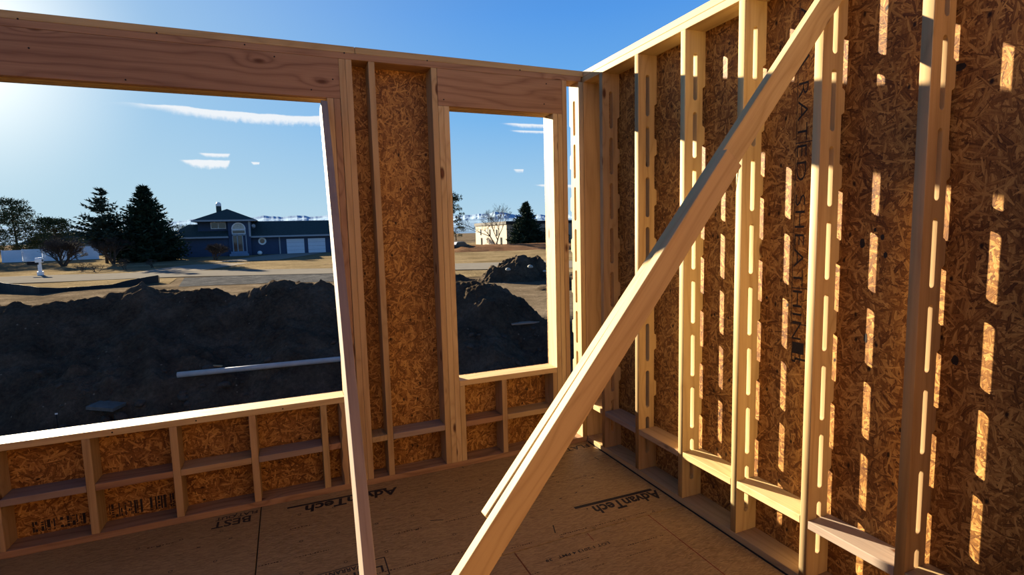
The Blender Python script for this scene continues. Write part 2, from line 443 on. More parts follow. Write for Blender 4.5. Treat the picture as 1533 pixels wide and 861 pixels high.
# fastener guide rings, in a grid
def ring(mb, x, y, r=.0095, w=.0028):
    k = len(mb.v); n = 14
    for i in range(n):
        a = 2 * math.pi * i / n
        for q in (r - w, r): mb.v.append((x + q * math.cos(a), y + q * math.sin(a), zf))
    for i in range(n):
        j = (i + 1) % n; mb.f.append((k + 2*i, k + 2*i+1, k + 2*j+1, k + 2*j))
for x in (-2.09, -1.89, -1.685, -1.485, -1.319, -1.12, -.92, -.72, -.52, -.32, -2.49, -2.69, -2.89):
    for y in (-.195, -.5, -.795):
        if not (x in (-.52, -.32) and y == -.795): ring(ink, x + random.uniform(-.006, .006), y)
for x in (-1.35, -1.15, -.8, -.6, -.4, -.2): ring(ink, x, -1.068, .008)
# handwritten ticks
fbar(ink, -1.40, -.60, -1.33, -.625, .006); fbar(ink, -.815, -1.02, -.79, -.945, .006); fbar(ink, -2.43, -.012, -2.44, -.05, .006); fbar(ink, -1.02, -.005, -1.015, -.03, .005); fbar(ink, -.11, -.28, -.105, -.33, .006); fbar(ink, -1.6, -.23, -1.59, -.235, .006)
for x, y in ((-1.24, -.3), (-1.05, -.42), (-.98, -.25), (-.8, -.35), (-.66, -.5), (-.53, -.42), (-.42, -.62), (-.3, -.55), (-.9, -.62), (-1.5, -.66), (-1.3, -.15), (-2.6, -.32), (-2.8, -.22), (-2.45, -.3), (-.62, -.7), (-.5, -.68)):
    fbar(ink, x, y, x + .018, y + random.uniform(-.003, .003), .007)
ink.build('printed_marks', INK, fl, fix=False)
# dashed rows of small print
dsh = MB()
random.seed(3)
def dashes(x0, y0, x1, y1, fill=.6, h=.009):
    a = Vector((x0, y0)); b = Vector((x1, y1)); L = (b - a).length; s = 0
    while s < L:
        w = random.uniform(.004, .012)
        if noise.noise((s * 6, y0 * 31, 0)) > -.25 + (1 - fill) * .5:
            p = a + (b - a) * (s / L); q = a + (b - a) * (min(s + w, L) / L); hh = h * random.uniform(.4, 1)
            fbar(dsh, p.x, p.y, q.x, q.y, hh)
        s += w + random.uniform(.003, .008)
for y in (-.345, -.645): dashes(-2.29, y, -1.0, y - .01, .5)
dashes(-1.084, -1.045, -.192, -1.055, .7); dashes(-1.9, -.955, -1.3, -.968, .7); dashes(-.9, -.33, -.1, -.345, .45, .006); dashes(-.7, -.5, -.1, -.52, .4, .005)
dashes(-2.9, -.21, -2.4, -.215, .5); dashes(-1.08, -1.283, -.3, -1.283, .5, .007); dashes(-1.08, -1.36, -.4, -1.36, .4, .006)
dsh.build('small_print', BROWNINK, fl, fix=False)
rc = MB(); fbar(rc, -.252, -1.086, -.268, -2.3, .005); fbar(rc, -1.085, -1.09, -1.085, -1.3, .003); fbar(rc, -.66, -1.095, -.665, -1.17, .004)
rc.build('chalk_line', REDCHALK, fl, fix=False)
FT = dict(X=(-1, 0, 0), Y=(0, -1, 0), mat=INK, parent=fl)
lettering('printed_lettering', 'AdvanTech', .125, (-.032, -.868, zf), width=.47, offs=.0032, shear=.12, **FT)
lettering('printed_lettering', '.', .08, (-.52, -.872, zf), **FT)
lettering('printed_lettering', 'AdvanTech', .12, (-1.50, -.106, zf), width=.56, offs=.0032, shear=.12, **FT)
lettering('printed_lettering', 'FLAT OUT', .085, (-.03, -.045, zf), width=.42, offs=.001, **FT)
lettering('printed_lettering', 'BEST', .105, (-2.345, -.078, zf), width=.20, offs=.0012, **FT)
lettering('printed_lettering', 'FLAT OUT', .05, (-2.315, -.028, zf), width=.22, offs=.0006, **FT)
lettering('printed_lettering', 'WARRANTY', .045, (-1.80, -.852, zf), width=.22, offs=.0006, **FT)
lettering('printed_lettering', 'LIMITED', .075, (-1.715, -.903, zf), width=.30, offs=.001, **FT)
lettering('printed_lettering', 'LOT 1 2013 4 PMT   39', .028, (-.60, -1.21, zf), width=.37, offs=.0003, **FT)

# ================================================================== unseen walls behind and left of the camera, added to cut sky light inside
wf_ = empty('unseen_wall_front', (-2.6, -5.9, 0), kind='structure')
bx('bottom_plate', (XL, FY0, 0), (D, FY0 + D, T), TAN, wf_); bx('top_plate', (XL, FY0, H1), (D, FY0 + D, HT), TAN, wf_)
bx('sheathing', (XL, FY0 - .012, -.28), (D, FY0 - .0005, HT), OSB, wf_, bev=0)
for k in range(15): bx('stud', (-.5 - k * .4064, FY0, T + .0002), (-.5 - k * .4064 + T, FY0 + D, H1 - .0002), TAN, wf_)
wl_ = empty('unseen_wall_left', (XL, -3, 0), kind='structure')
bx('bottom_plate', (XL - D, FY0, 0), (XL - .001, D, T), TAN, wl_); bx('top_plate', (XL - D, FY0, H1), (XL - .001, D, HT), TAN, wl_)
bx('sheathing', (XL - D - .012, FY0, -.28), (XL - D - .0005, D, HT), OSB, wl_, bev=0)
for k in range(15): bx('stud', (XL - D, -.3 - k * .4064 - T, T + .0002), (XL - .001, -.3 - k * .4064, H1 - .0002), TAN, wl_)
wrx('top_plate', FY0, YF - .002, H1, HT, PALE); wrx('bottom_plate', FY0, YF - .002, 0, T, PALE); bx('sheathing', (D + .0005, FY0, -.28), (D + .0118, YF - .001, HT), OSB, wr, bev=0)
for y in (-4.72, -5.12, -5.53): 
    link('slotted_stud', SLOT_T, None, wr, Matrix(((0, 1, 0, D / 2), (0, 0, 1, y - T / 2), (1, 0, 0, T + (H1 - T) / 2), (0, 0, 0, 1))))

# ================================================================== DIAGONAL BRACES
# left: one board on edge from the top corner of the big opening down to the floor
pa = V(-1.8125, -.02, 2.44); pb = V(-1.909, -1.90, .62); d = (pb - pa); pe = pa + d * (2.425 / (pa.z - pb.z))
X = d.normalized(); wd = V(0, 1, -1)
br = beam('wooden_brace', pa, pe, (-.11, 1, -1), .089, T, GREYW, None, corner=(1, 1))
tag(br, 'single slanting board brace below the wide opening corner, with a sunlit left edge', 'brace')
# right: two lapped boards nailed beside the fifth slotted stud of the right wall
bb = empty('wooden_brace', (-2.19, -2.09, 0), label='long diagonal brace of two lapped boards crossing the slotted right wall', cat='brace')
P0 = V(-1.5615, -2.0206, .779); P1 = V(-.0822, -1.9319, 2.4962); dp = (P1 - P0)
beam('upper_board', P0, P1 + dp * .085, (1, 0, -.65), .089, T - .0008, PALE, bb, corner=(1, 1))
Q0 = V(-1.6604, -2.0686, .655); Q1 = V(-.6149, -2.0059, 1.9001); dq = Q1 - Q0
beam('lower_board', Q0 - dq * (.58 / dq.z), Q1, (1, 0, -.65), .089, T - .0008, PALE, bb, corner=(1, 1))
# splinter hanging off the lap
spn = MB(); spn.tube(Q1 + V(.05, -.002, -.07), Q1 + V(.028, -.012, -.155), .002, .0006, 4)
spn.build('splinter', PALE, bb)

# ================================================================== OUTSIDE
CX, CY = -2.06, -3.46                                              # the doorway side of the room: piles are laid out as seen from inside
def lerp(tab, x):
    if x <= tab[0][0]: return tab[0][1]
    for (a, b), (c, d) in zip(tab, tab[1:]):
        if x <= c: return b + (d - b) * (x - a) / (c - a)
    return tab[-1][1]
def sstep(a, b, x):
    t = max(0, min(1, (x - a) / (b - a))); return t * t * (3 - 2 * t)
def ground_z(x, y):
    z = -1.3
    z += -1.5 * (1 - sstep(9, 13.5, y)) if y < 13.5 else 0
    z += .3 * sstep(68, 92, y)
    z += .05 * noise.noise((x * .13, y * .13, 0)) * (1 - sstep(70, 90, y))
    return z
CR = [(-.62, 17), (-.388, 16.2), (-.1, 15.5), (.1, 15), (.31, 14), (.44, 13), (.5, 12), (.6, 11), (.85, 10)]
SL = [(-.62, -.09), (-.388, -.0868), (-.3415, -.088), (-.2845, -.0846), (-.224, -.073), (-.21, -.0655), (-.189, -.0815), (-.1327, -.081), (-.0846, -.0913),
      (-.033, -.0775), (-.006, -.072), (.031, -.080), (.0757, -.0877), (.313, -.092), (.383, -.1046), (.441, -.1416), (.494, -.188), (.6, -.22), (.85, -.24)]
def pile_z(x, y):
    Dd = y - CY; a = (x - CX) / Dd
    Dc = lerp(CR, a) + .7 * noise.noise((a * 7, 2, 0)); zc = 1.63 + lerp(SL, a) * Dc
    u = Dc - Dd
    if u > 0: z = zc - .62 * sstep(0, 1.5, u) - .275 * u
    else: z = zc + .1 * sstep(0, -.5, u) * 0 - .62 * (-u) ** 1.1
    e = sstep(.0, .8, abs(u))
    # a dark furrow in front of the main bank, then low heaps nearer the house
    r = Dd / Dc
    z -= .75 * math.exp(-((r - .755 - .025 * math.sin(a * 9)) / .045) ** 2)
    z += .42 * math.exp(-((r - .665 + .02 * math.sin(a * 13 + 1)) / .04) ** 2) * (.25 + 1.0 * noise.noise((x * .45, y * .45, 5)))
    z += (.22 * noise.noise((x * .42, y * .42, 1)) + .16 * noise.noise((x * .95, y * .95, 2))) * (.25 + .75 * e)
    z += .17 * (abs(noise.noise((x * 1.7, y * 1.7, 3))) * 1.6 - .35) * (.45 + .55 * e)
    vd = noise.voronoi((x * 2.6, y * 2.6, 0))[0]; z += .14 * max(0, .55 - vd[0]) * (noise.noise((x * .8, y * .8, 12)) > -.05)
    c = noise.noise((x * 4.3, y * 4.3, 4)); z += .075 * max(0, c) ** .8 * (1 if c > 0 else 0)
    vd = noise.voronoi((x * 7, y * 7, 3))[0]; z += .09 * max(0, .5 - vd[0])
    c = noise.noise((x * 9.5, y * 9.5, 6)); z += .035 * c
    c = noise.noise((x * 19, y * 19, 7)); z += .016 * c
    near = 1 - sstep(2.0, 5.0, y); z = z * (1 - near) + (-1.95 + .06 * noise.noise((x, y, 9))) * near
    return z

def dirt_mat(name, a, b_, c_, scale=1.):
    m, t, b = mat_base(name, 1., .0)
    P = t.new('ShaderNodeTexCoord').outputs['Object']
    n1 = t.noise(P, 1.1 * scale, 6, .65); n2 = t.noise(P, 13 * scale, 5, .7); n3 = t.noise(P, 60 * scale, 3, .6)
    f = t.math('ADD', t.math('MULTIPLY', n1, .6), t.math('MULTIPLY', n2, .4))
    c = t.ramp(f, [(.35, a), (.52, b_), (.68, c_)])
    v = t.new('ShaderNodeTexVoronoi'); v.inputs['Scale'].default_value = 11 * scale; t.l.new(P, v.inputs['Vector'])
    sc = t.new('ShaderNodeSeparateColor'); t.l.new(v.outputs['Color'], sc.inputs[0])
    peb = t.math('MULTIPLY', t.maprange(v.outputs['Distance'], .16, .24, 1, 0), t.math('GREATER_THAN', sc.outputs[0], .965))
    c = t.mixc(t.math('MULTIPLY', peb, .5), c, tuple(min(1, x * 2.6) for x in c_))
    t.l.new(c, b.inputs['Base Color'])
    bump(t, b, t.math('ADD', n2, t.math('MULTIPLY', n3, .5)), 1., .09)
    return m
DIRT = dirt_mat('dug_earth', (.042, .031, .022), (.098, .074, .053), (.17, .132, .096))
PLAIN = dirt_mat('bare_ground', (.06, .046, .033), (.14, .108, .076), (.24, .19, .14), .5)
GRASS = dirt_mat('dry_grass', (.105, .08, .045), (.20, .152, .09), (.29, .225, .135), .22)
GRAVEL = dirt_mat('grey_gravel', (.045, .047, .05), (.10, .10, .105), (.20, .20, .20), 1.2)
BANK = dirt_mat('reddish_bank', (.13, .07, .035), (.19, .105, .06), (.24, .15, .09), .3)
ROAD = simple('asphalt_road', (.18, .165, .145), .95, .0, .12, 1.2, bstr=.1)
DRIVE = simple('concrete_drive', (.25, .22, .185), .95, .0, .10, 1.0, bstr=.1)

def sheet(name, fx, us, vs, mat, kind='structure', thick=0):
    vsx = []; fs = []; nu, nv = len(us), len(vs)
    for v in vs:
        for u in us: vsx.append(fx(u, v))
    for j in range(nv - 1):
        for i in range(nu - 1): k = j * nu + i; fs.append((k, k + 1, k + 1 + nu, k + nu))
    return tag(link(name, me_from(vsx, fs, name, True), mat), kind=kind)
def lin(a, b, n): return [a + (b - a) * i / (n - 1) for i in range(n)]
ysg = lin(-12, 22, 60) + lin(23, 120, 100) + [125 + i * i * 3.5 for i in range(1, 70)]
sheet('ground', lambda u, v: (u * (v + 40) , v, ground_z(u * (v + 40), v) - (.05 if v < 24 else 0)), lin(-1.0, 1.1, 140), ysg, PLAIN)

# main bank of dug earth
def bank():
    us = lin(-.60, .80, 470); vs = lin(3.75, 19.5, 340); vx = []; fs = []
    for Dd in vs:
        for a in us:
            x = CX + a * Dd; y = CY + Dd; z = pile_z(x, y)
            edge = sstep(.60, .52, abs(a - .1) * .86) if False else 1
            ed = min(sstep(-.60, -.55, a), sstep(.80, .74, a))
            z = -3.0 + (max(z, -2.3) + 3.0) * ed
            vx.append((x, y, z))
    nu = len(us)
    for j in range(len(vs) - 1):
        for i in range(nu - 1): k = j * nu + i; fs.append((k, k + 1, k + 1 + nu, k + nu))
    o = link('dirt_bank', me_from(vx, fs, 'bank', True), DIRT)
    return tag(o, 'long dark bank of dug earth and clods just outside the framed wall', 'dirt pile')
bank()
def heap(name, cx, cy, rx, ry, h, rot, label, seed, mat=DIRT, rough=1., group=None):
    vx = []; fs = []; n = 90; c, s = math.cos(rot), math.sin(rot)
    for j in range(n):
        for i in range(n):
            u = -1.25 + 2.5 * i / (n - 1); v = -1.25 + 2.5 * j / (n - 1); r = math.hypot(u, v)
            x = cx + (u * rx * c - v * ry * s); y = cy + (u * rx * s + v * ry * c)
            z = h * (1 - sstep(0, 1.05, r)) + rough * h * (.22 * noise.noise((x * .9, y * .9, seed)) + .12 * noise.noise((x * 2.6, y * 2.6, seed)) + .07 * noise.noise((x * 6, y * 6, seed))) * (1 - sstep(.7, 1.15, r))
            z -= .45 * sstep(.95, 1.2, r)
            vx.append((x, y, ground_z(x, y) + z))
    for j in range(n - 1):
        for i in range(n - 1): k = j * n + i; fs.append((k, k + 1, k + 1 + n, k + n))
    return tag(link(name, me_from(vx, fs, name, True), mat), label, 'dirt pile', group)
heap('dirt_heap', 11.6, 27, 3.4, 2.0, 1.55, .1, 'rough clod-strewn earth heap beyond the bank, seen through the narrow window opening', 3, rough=1.6)
heap('dirt_heap', 5.6, 28.5, 3.4, 1.6, .85, 0, 'low dark earth heap left of the clod-strewn heap, behind the bank', 5, rough=1.3)
heap('dirt_heap', 12.5, 21.5, 3.0, 1.5, .75, .3, 'lower earth heap nearest behind the right end of the bank', 8, rough=1.5)
heap('dirt_heap', -6.6, 21.5, 1.9, 1.3, 1.1, 0, 'knobbly earth hump rising behind the bank near the end of the black fence', 9, rough=1.4)

# road, driveway, lawns, gravel
def ribbon(name, far, near, mat, dz, n=60, kind='structure'):
    def at(tab, t):
        k = t * (len(tab) - 1); i = min(int(k), len(tab) - 2); f = k - i
        return tab[i][0] + (tab[i+1][0] - tab[i][0]) * f, tab[i][1] + (tab[i+1][1] - tab[i][1]) * f
    def fx(u, v):
        a = at(near, u); b = at(far, u); x = a[0] + (b[0] - a[0]) * v; y = a[1] + (b[1] - a[1]) * v
        return (x, y, ground_z(x, y) + dz)
    return sheet(name, fx, lin(0, 1, n), lin(0, 1, 8), mat, kind)
ribbon('lawn', [(-90, 135), (-30, 135), (20, 135), (100, 135)], [(-60, 64), (-26, 60.6), (1.9, 48.3), (50, 30)], GRASS, .03, 120)
ribbon('road', [(-60, 70), (-26.5, 60.4), (-8.2, 54.5), (1.9, 48.3), (13.4, 45.8), (20.7, 42.4), (60, 22)], [(-60, 58), (-21.7, 48.5), (-8.4, 45.6), (1.2, 40.3), (10.6, 37.5), (16.3, 34), (50, 16)], ROAD, .05)
ribbon('driveway', [(-15.5, 56.8), (-13.0, 68), (-8, 80), (-2.6, 92)], [(-9.5, 55.0), (-6.5, 66), (0, 80), (4.8, 92)], DRIVE, .06)
ribbon('roadside_verge', [(-9.5, 45), (-3, 44), (3, 39.2)], [(-8.5, 36), (-3, 35), (3.5, 32)], GRAVEL, .02)
ribbon('roadside_verge', [(-22, 47.0), (-14, 47.5), (-10, 45)], [(-19, 41.5), (-13, 40.5), (-9.5, 39)], GRASS, .02)
ribbon('roadside_verge', [(9.5, 37), (14, 35), (30, 28)], [(9.0, 30.5), (14, 30), (27, 24)], GRASS, .02)
def bankf(u, v):
    x = 19 + 30 * u + 4 * v; y = 74 + 12 * v - 20 * u * (1 - v) * .3
    return (x, y, ground_z(x, y) + .05 + .75 * math.sin(math.pi * min(1, v)) * sstep(0, .12, u) + .07 * noise.noise((x * .7, y * .7, 3)))
sheet('planted_bank', bankf, lin(0, 1, 90), lin(0, 1, 24), BANK)

# loose stones and clods on the slope
def on_slope(a, s):
    Dd = 7.
    while Dd < 20:
        x = CX + a * Dd; y = CY + Dd
        if pile_z(x, y) >= 1.63 + s * Dd: return V(x, y, pile_z(x, y))
        Dd += .03
    return V(CX + a * 12, CY + 12, pile_z(CX + a * 12, CY + 12))
def stone_mesh(seed):
    bm = bmesh.new(); bmesh.ops.create_icosphere(bm, subdivisions=3, radius=1)
    for v in bm.verts:
        q = v.co * 1.1 + Vector((seed * 3.1, 0, 0)); k = 1 + .30 * noise.noise(q) + .12 * noise.noise(q * 2.7)
        v.co = Vector((v.co.x * k * 1.15, v.co.y * k, v.co.z * k * .72))
    for f in bm.faces: f.smooth = True
    return me_from_bm(bm)
STM = [stone_mesh(i) for i in range(5)]
ROCK = simple('field_stone', (.14, .125, .105), .9, .2, .3, 3, bstr=.4)
CLOD = simple('earth_clod', (.07, .057, .045), .95, .1, .3, 4, bstr=.6, bdist=.05)
for m_ in STM: m_.materials.append(CLOD)
random.seed(11)
spots = [(-.13, -.215, .20), (-.11, -.245, .14), (-.255, -.275, .16), (-.23, -.262, .12), (-.29, -.255, .11), (-.17, -.26, .13), (-.07, -.2, .12), (-.04, -.21, .1), (-.3, -.23, .1)]
for i in range(34): spots.append((random.uniform(-.37, .07), random.uniform(-.33, -.19), random.uniform(.035, .09)))
for i in range(16): spots.append((random.uniform(.29, .49), random.uniform(-.30, -.2), random.uniform(.04, .10)))
for i, (a, s, r) in enumerate(spots):
    p = on_slope(a, s); o = bpy.data.objects.new('earth_clod', STM[i % 5]); COL.objects.link(o)
    r = min(r, .15) * .8; o.location = p + V(0, 0, -r * .12); o.scale = (r, r, r); o.rotation_euler = (random.uniform(-.4, .4), random.uniform(-.4, .4), random.uniform(0, 6))
    tag(o, 'earth clod lying loose on the dark slope of dug earth outside', 'clod', 'loose clods on the earth bank')
WST = simple('pale_stone', (.33, .32, .29), .8, .2, .1, 3, bstr=.2)
wm = STM[2].copy(); wm.materials.clear(); wm.materials.append(WST)
for x, y, z, r in ((9.9, 25.4, -.55, .13), (11.3, 25.3, -.45, .14), (12.1, 25.0, -.75, .10)):
    o = bpy.data.objects.new('pale_stone', wm); COL.objects.link(o); o.location = (x, y, z); o.scale = (r, r, r)
    tag(o, 'pale stone on the front of the clod-strewn earth heap', 'stone', 'pale stones on the far heap')

# pipe, slab pieces and scrap boards on the slope
PIPE = simple('grey_pipe', (.34, .34, .34), .55, .4, .15, 5, bstr=.1)
pl_ = on_slope(-.176, -.234); pr_ = on_slope(.06, -.235); pr_.z += .10
up = max(pile_z(pl_.x + (pr_.x - pl_.x) * k / 40, pl_.y + (pr_.y - pl_.y) * k / 40) - (pl_.z + (pr_.z - .10 - pl_.z) * k / 40) for k in range(41)) + .02
pl_.z += up; pr_.z += up - .10; d_ = (pr_ - pl_)
bm = bmesh.new(); L = d_.length + .9; rO, rI, n = .058, .050, 20
rings = []
for x, r in ((-L/2, rI), (-L/2, rO), (L/2, rO), (L/2, rI)):
    rings.append([bm.verts.new((x, r * math.cos(2*math.pi*i/n), r * math.sin(2*math.pi*i/n))) for i in range(n)])
for a, b in zip(rings, rings[1:] + rings[:1]):
    for i in range(n): j = (i + 1) % n; bm.faces.new((a[i], b[i], b[j], a[j])).smooth = True
me = me_from_bm(bm); me.materials.append(PIPE)
X = d_.normalized(); Y = X.cross(V(0, 0, 1)).normalized(); Z = X.cross(Y)
m = Matrix((X, Y, Z)).transposed().to_4x4(); m.translation = pl_ + X * (L / 2)
o = bpy.data.objects.new('pipe', me); COL.objects.link(o); o.matrix_local = m
tag(o, 'long pale grey pipe lying on the dark earth slope outside the wide opening', 'pipe')
def slab(name, a, s, w, l, t, rz, tilt, mat, label, cat, tx=0):
    p = on_slope(a, s); o = link(name, box_mesh(l, w, t, .008), mat)
    o.rotation_euler = (tilt, tx, rz); o.location = p + V(0, 0, t * .5 + .04); return tag(o, label, cat)
slab('concrete_slab', -.268, -.262, .50, .66, .07, 1.2, .12, CONC, 'square grey concrete slab tilted on the near earth below the pipe', 'slab')
slab('concrete_slab', -.392, -.305, .40, .62, .07, 1.3, .1, CONC, 'grey slab piece cut off by the left edge of the picture, lying on the near earth', 'slab', tx=.25)
slab('scrap_board', .46, -.196, .14, 1.0, .04, -.1, .1, GREYW, 'scrap board lying on the dark earth behind the narrow window opening', 'board')
slab('scrap_board', -.12, -.215, .05, .3, .03, -.6, .1, TAN, 'small scrap of wood sticking from the earth above the pipe', 'board')
FLAG = simple('white_marker', (.75, .75, .72), .6, .3, .05, 5, bstr=0)
p = on_slope(-.338, -.282)
fm = MB(); fm.tube((0, 0, -.05), (0, 0, .28), .006, .006, 6); mk = empty('survey_stake', (p.x, p.y, p.z), label='thin dark survey stake with a tiny white tip standing in the near earth, left', cat='stake')
o = fm.build('stake_rod', BLACK); o.parent = mk; fm = MB(); fm.box((-.02, -.008, .27), (.02, .008, .295)); o = fm.build('white_tip', FLAG); o.parent = mk

# black silt fence
SILT = simple('black_fabric', (.012, .013, .016), .7, .3, .2, 5, bstr=.1)
pts = [(-27, 43, .6), (-18.9, 40.1, .63), (-17.2, 38.0, .55), (-15.5, 36.0, .42), (-14.6, 37.4, .2), (-12.5, 38.3, .22), (-11.3, 39.5, .46), (-10.4, 40.6, .55)]
sf = empty('silt_fence', (-15.5, 36, -1.3), label='sagging black fabric fence strip crossing the bare ground before the road', cat='fence')
mb = MB(); dense = []
for (a, b) in zip(pts, pts[1:]):
    for k in range(10):
        t = k / 10; dense.append([a[i] + (b[i] - a[i]) * t for i in range(3)])
dense.append(list(pts[-1]))
for a, b in zip(dense, dense[1:]):
    ha = a[2] + .04 * noise.noise((a[0] * 1.3, 0, 0)); hb = b[2] + .04 * noise.noise((b[0] * 1.3, 0, 0)); za = ground_z(a[0], a[1]); zb = ground_z(b[0], b[1])
    wa = .12 * noise.noise((a[0] * 2, 1, 0)); wb_ = .12 * noise.noise((b[0] * 2, 1, 0))
    f = [V(a[0], a[1] + wa, za - .03), V(b[0], b[1] + wb_, zb - .03), V(b[0], b[1] + wb_ * 2, zb + hb), V(a[0], a[1] + wa * 2, za + ha)]
    g = [q + V(0, .012, 0) for q in f]
    mb.quad(*f); mb.quad(g[1], g[0], g[3], g[2]); mb.quad(f[3], f[2], g[2], g[3]); mb.quad(f[1], f[0], g[0], g[1])
o = mb.build('fabric', SILT, fix=False); o.parent = sf; o.location = -V(*sf.location)
for x, y, h in pts[1:]:
    s_ = MB(); s_.box((x - .02, y + .16, ground_z(x, y) - .1), (x + .02, y + .20, ground_z(x, y) + h * .8 + .05)); o = s_.build('stake', TAN); o.parent = sf; o.location = -V(*sf.location)

# ------------------------------------------------------------------ blue house
NAVY = simple('navy_siding', (.030, .055, .115), .6, .3, .1, 2, bstr=.1)
ROOF = simple('dark_shingles', (.045, .065, .065), .9, .1, .2, 3, bstr=.2)
TRIM = simple('grey_trim', (.30, .33, .37), .6, .3, .05, 2, bstr=0)
GAR = simple('white_garage_door', (.62, .68, .78), .5, .3, .03, 2, bstr=0)
GLASS = simple('window_glass', (.03, .035, .04), .08, .6, .1, 2, bstr=0)
WARM = simple('pale_curtain', (.55, .50, .42), .7, .3, .3, 4, bstr=0)
CAPW = simple('white_cap', (.75, .76, .78), .5, .3, .05, 2, bstr=0)
hs = empty('blue_house', (-5, 98, -1.0), label='navy blue house with arched window and two white garage doors beyond the road', cat='house')
def part(name, mb, mat, parent, root=None, **k):
    o = mb.build(name, mat, **k); o.parent = parent
    o.location = -origin(parent); return o
m_ = MB(); m_.box((-18.2, 92, -1.3), (-10.2, 103, 2.1)); m_.box((-10.2, 91.8, -1.3), (-7.07, 103, 4.6)); m_.box((-14.5, 93, 2.0), (-10.2, 101, 4.6)); m_.box((-7.07, 93, -1.3), (9, 103, 2.05))
part('wall', m_, NAVY, hs)
# left wing roof (hip)
m_ = MB(); e = .22
A = [V(-18.9, 91.3, 2.05), V(-10.2, 91.3, 2.05), V(-10.2, 95.2, 4.15), V(-14.9, 95.2, 4.15), V(-18.9, 104, 2.05)]
def slabroof(mb, poly, t=.16):
    k = len(mb.v); n = len(poly)
    for p in poly: mb.v.append(tuple(p))
    for p in poly: mb.v.append((p[0], p[1], p[2] - t))
    mb.f.append(tuple(range(k, k + n))); mb.f.append(tuple(range(k + 2 * n - 1, k + n - 1, -1)))
    for i in range(n): j = (i + 1) % n; mb.f.append((k + i, k + n + i, k + n + j, k + j))
slabroof(m_, [(-18.9, 91.3, 2.1), (-10.25, 91.3, 2.1), (-10.25, 95.2, 4.15), (-16.0, 95.2, 4.15)])
slabroof(m_, [(-18.9, 91.3, 2.1), (-16.0, 95.2, 4.15), (-16.0, 99.5, 4.15), (-18.9, 103.6, 2.1)])
slabroof(m_, [(-16.0, 95.2, 4.15), (-10.25, 95.2, 4.15), (-10.25, 99.5, 4.15), (-16.0, 99.5, 4.15)])
part('wing_roof', m_, ROOF, hs)
m_ = MB()                                                            # tower pyramid
for a, b in (((-15.0, 91.2), (-6.1, 91.2)), ((-6.1, 91.2), (-6.1, 101.6)), ((-6.1, 101.6), (-15.0, 101.6)), ((-15.0, 101.6), (-15.0, 91.2))):
    slabroof(m_, [(a[0], a[1], 4.68), (b[0], b[1], 4.68), (-10.5, 96.3, 6.62)], .14)
part('upper_roof', m_, ROOF, hs)
m_ = MB(); slabroof(m_, [(-7.1, 92.2, 2.05), (9.4, 92.2, 2.0), (9.4, 97.8, 4.50), (-7.1, 97.8, 4.50)]); slabroof(m_, [(-7.1, 97.8, 4.50), (9.4, 97.8, 4.50), (9.4, 103.6, 2.0), (-7.1, 103.6, 2.05)])
part('garage_roof', m_, ROOF, hs)
m_ = MB(); m_.box((-18.95, 91.2, 1.86), (-10.2, 91.32, 2.12)); m_.box((-15.05, 91.1, 4.44), (-6.05, 91.22, 4.70)); m_.box((-7.1, 92.1, 1.80), (9.4, 92.22, 2.07)); m_.box((-7.1, 97.7, 4.5), (9.4, 97.9, 4.58))
m_.box((-15.1, 91.2, 4.44), (-14.98, 101.6, 4.70))
m_.box((-18.3, 91.9, -1.2), (-18.1, 92.0, 1.86)); m_.box((-7.28, 91.68, 2.0), (-7.0, 91.8, 4.45)); m_.box((-2.98, 92.85, -1.1), (-2.78, 93, 1.82)); m_.box((5.3, 92.85, -1.1), (5.5, 93, 1.82))
part('trim_boards', m_, TRIM, hs)
m_ = MB(); m_.box((-12.0, 95.6, 5.2), (-11.3, 96.3, 7.05)); ch = part('chimney', m_, ROOF, hs)
m_ = MB(); m_.tube((-11.65, 95.95, 7.05), (-11.65, 95.95, 7.45), .40, .40, 12); m_.tube((-11.65, 95.95, 7.45), (-11.65, 95.95, 7.68), .40, .2, 12); part('chimney_cap', m_, CAPW, ch)
for k, (x0, x1) in enumerate(((-1.83, .90), (1.50, 4.25))):
    m_ = MB(); g = .52
    for i in range(4): m_.box((x0, 92.9, -1.02 + i * .62), (x1, 93.0, -1.02 + i * .62 + .60))
    part('garage_door', m_, GAR, hs)
def window(x0, x1, z0, z1, y, bars=1, mat=GLASS):
    f = MB(); w = .10
    f.box((x0, y - .08, z0), (x1, y, z0 + w)); f.box((x0, y - .08, z1 - w), (x1, y, z1)); f.box((x0, y - .08, z0 + w), (x0 + w, y, z1 - w)); f.box((x1 - w, y - .08, z0 + w), (x1, y, z1 - w))
    for i in range(bars): xc = x0 + (x1 - x0) * (i + 1) / (bars + 1); f.box((xc - w / 2, y - .07, z0 + w), (xc + w / 2, y, z1 - w))
    fo = part('window', f, CAPW, hs); g = MB(); g.box((x0 + .03, y - .04, z0 + .03), (x1 - .03, y - .01, z1 - .03)); part('pane', g, mat, fo)
    return fo
window(-12.7, -10.55, 3.32, 4.38, 93, 1)
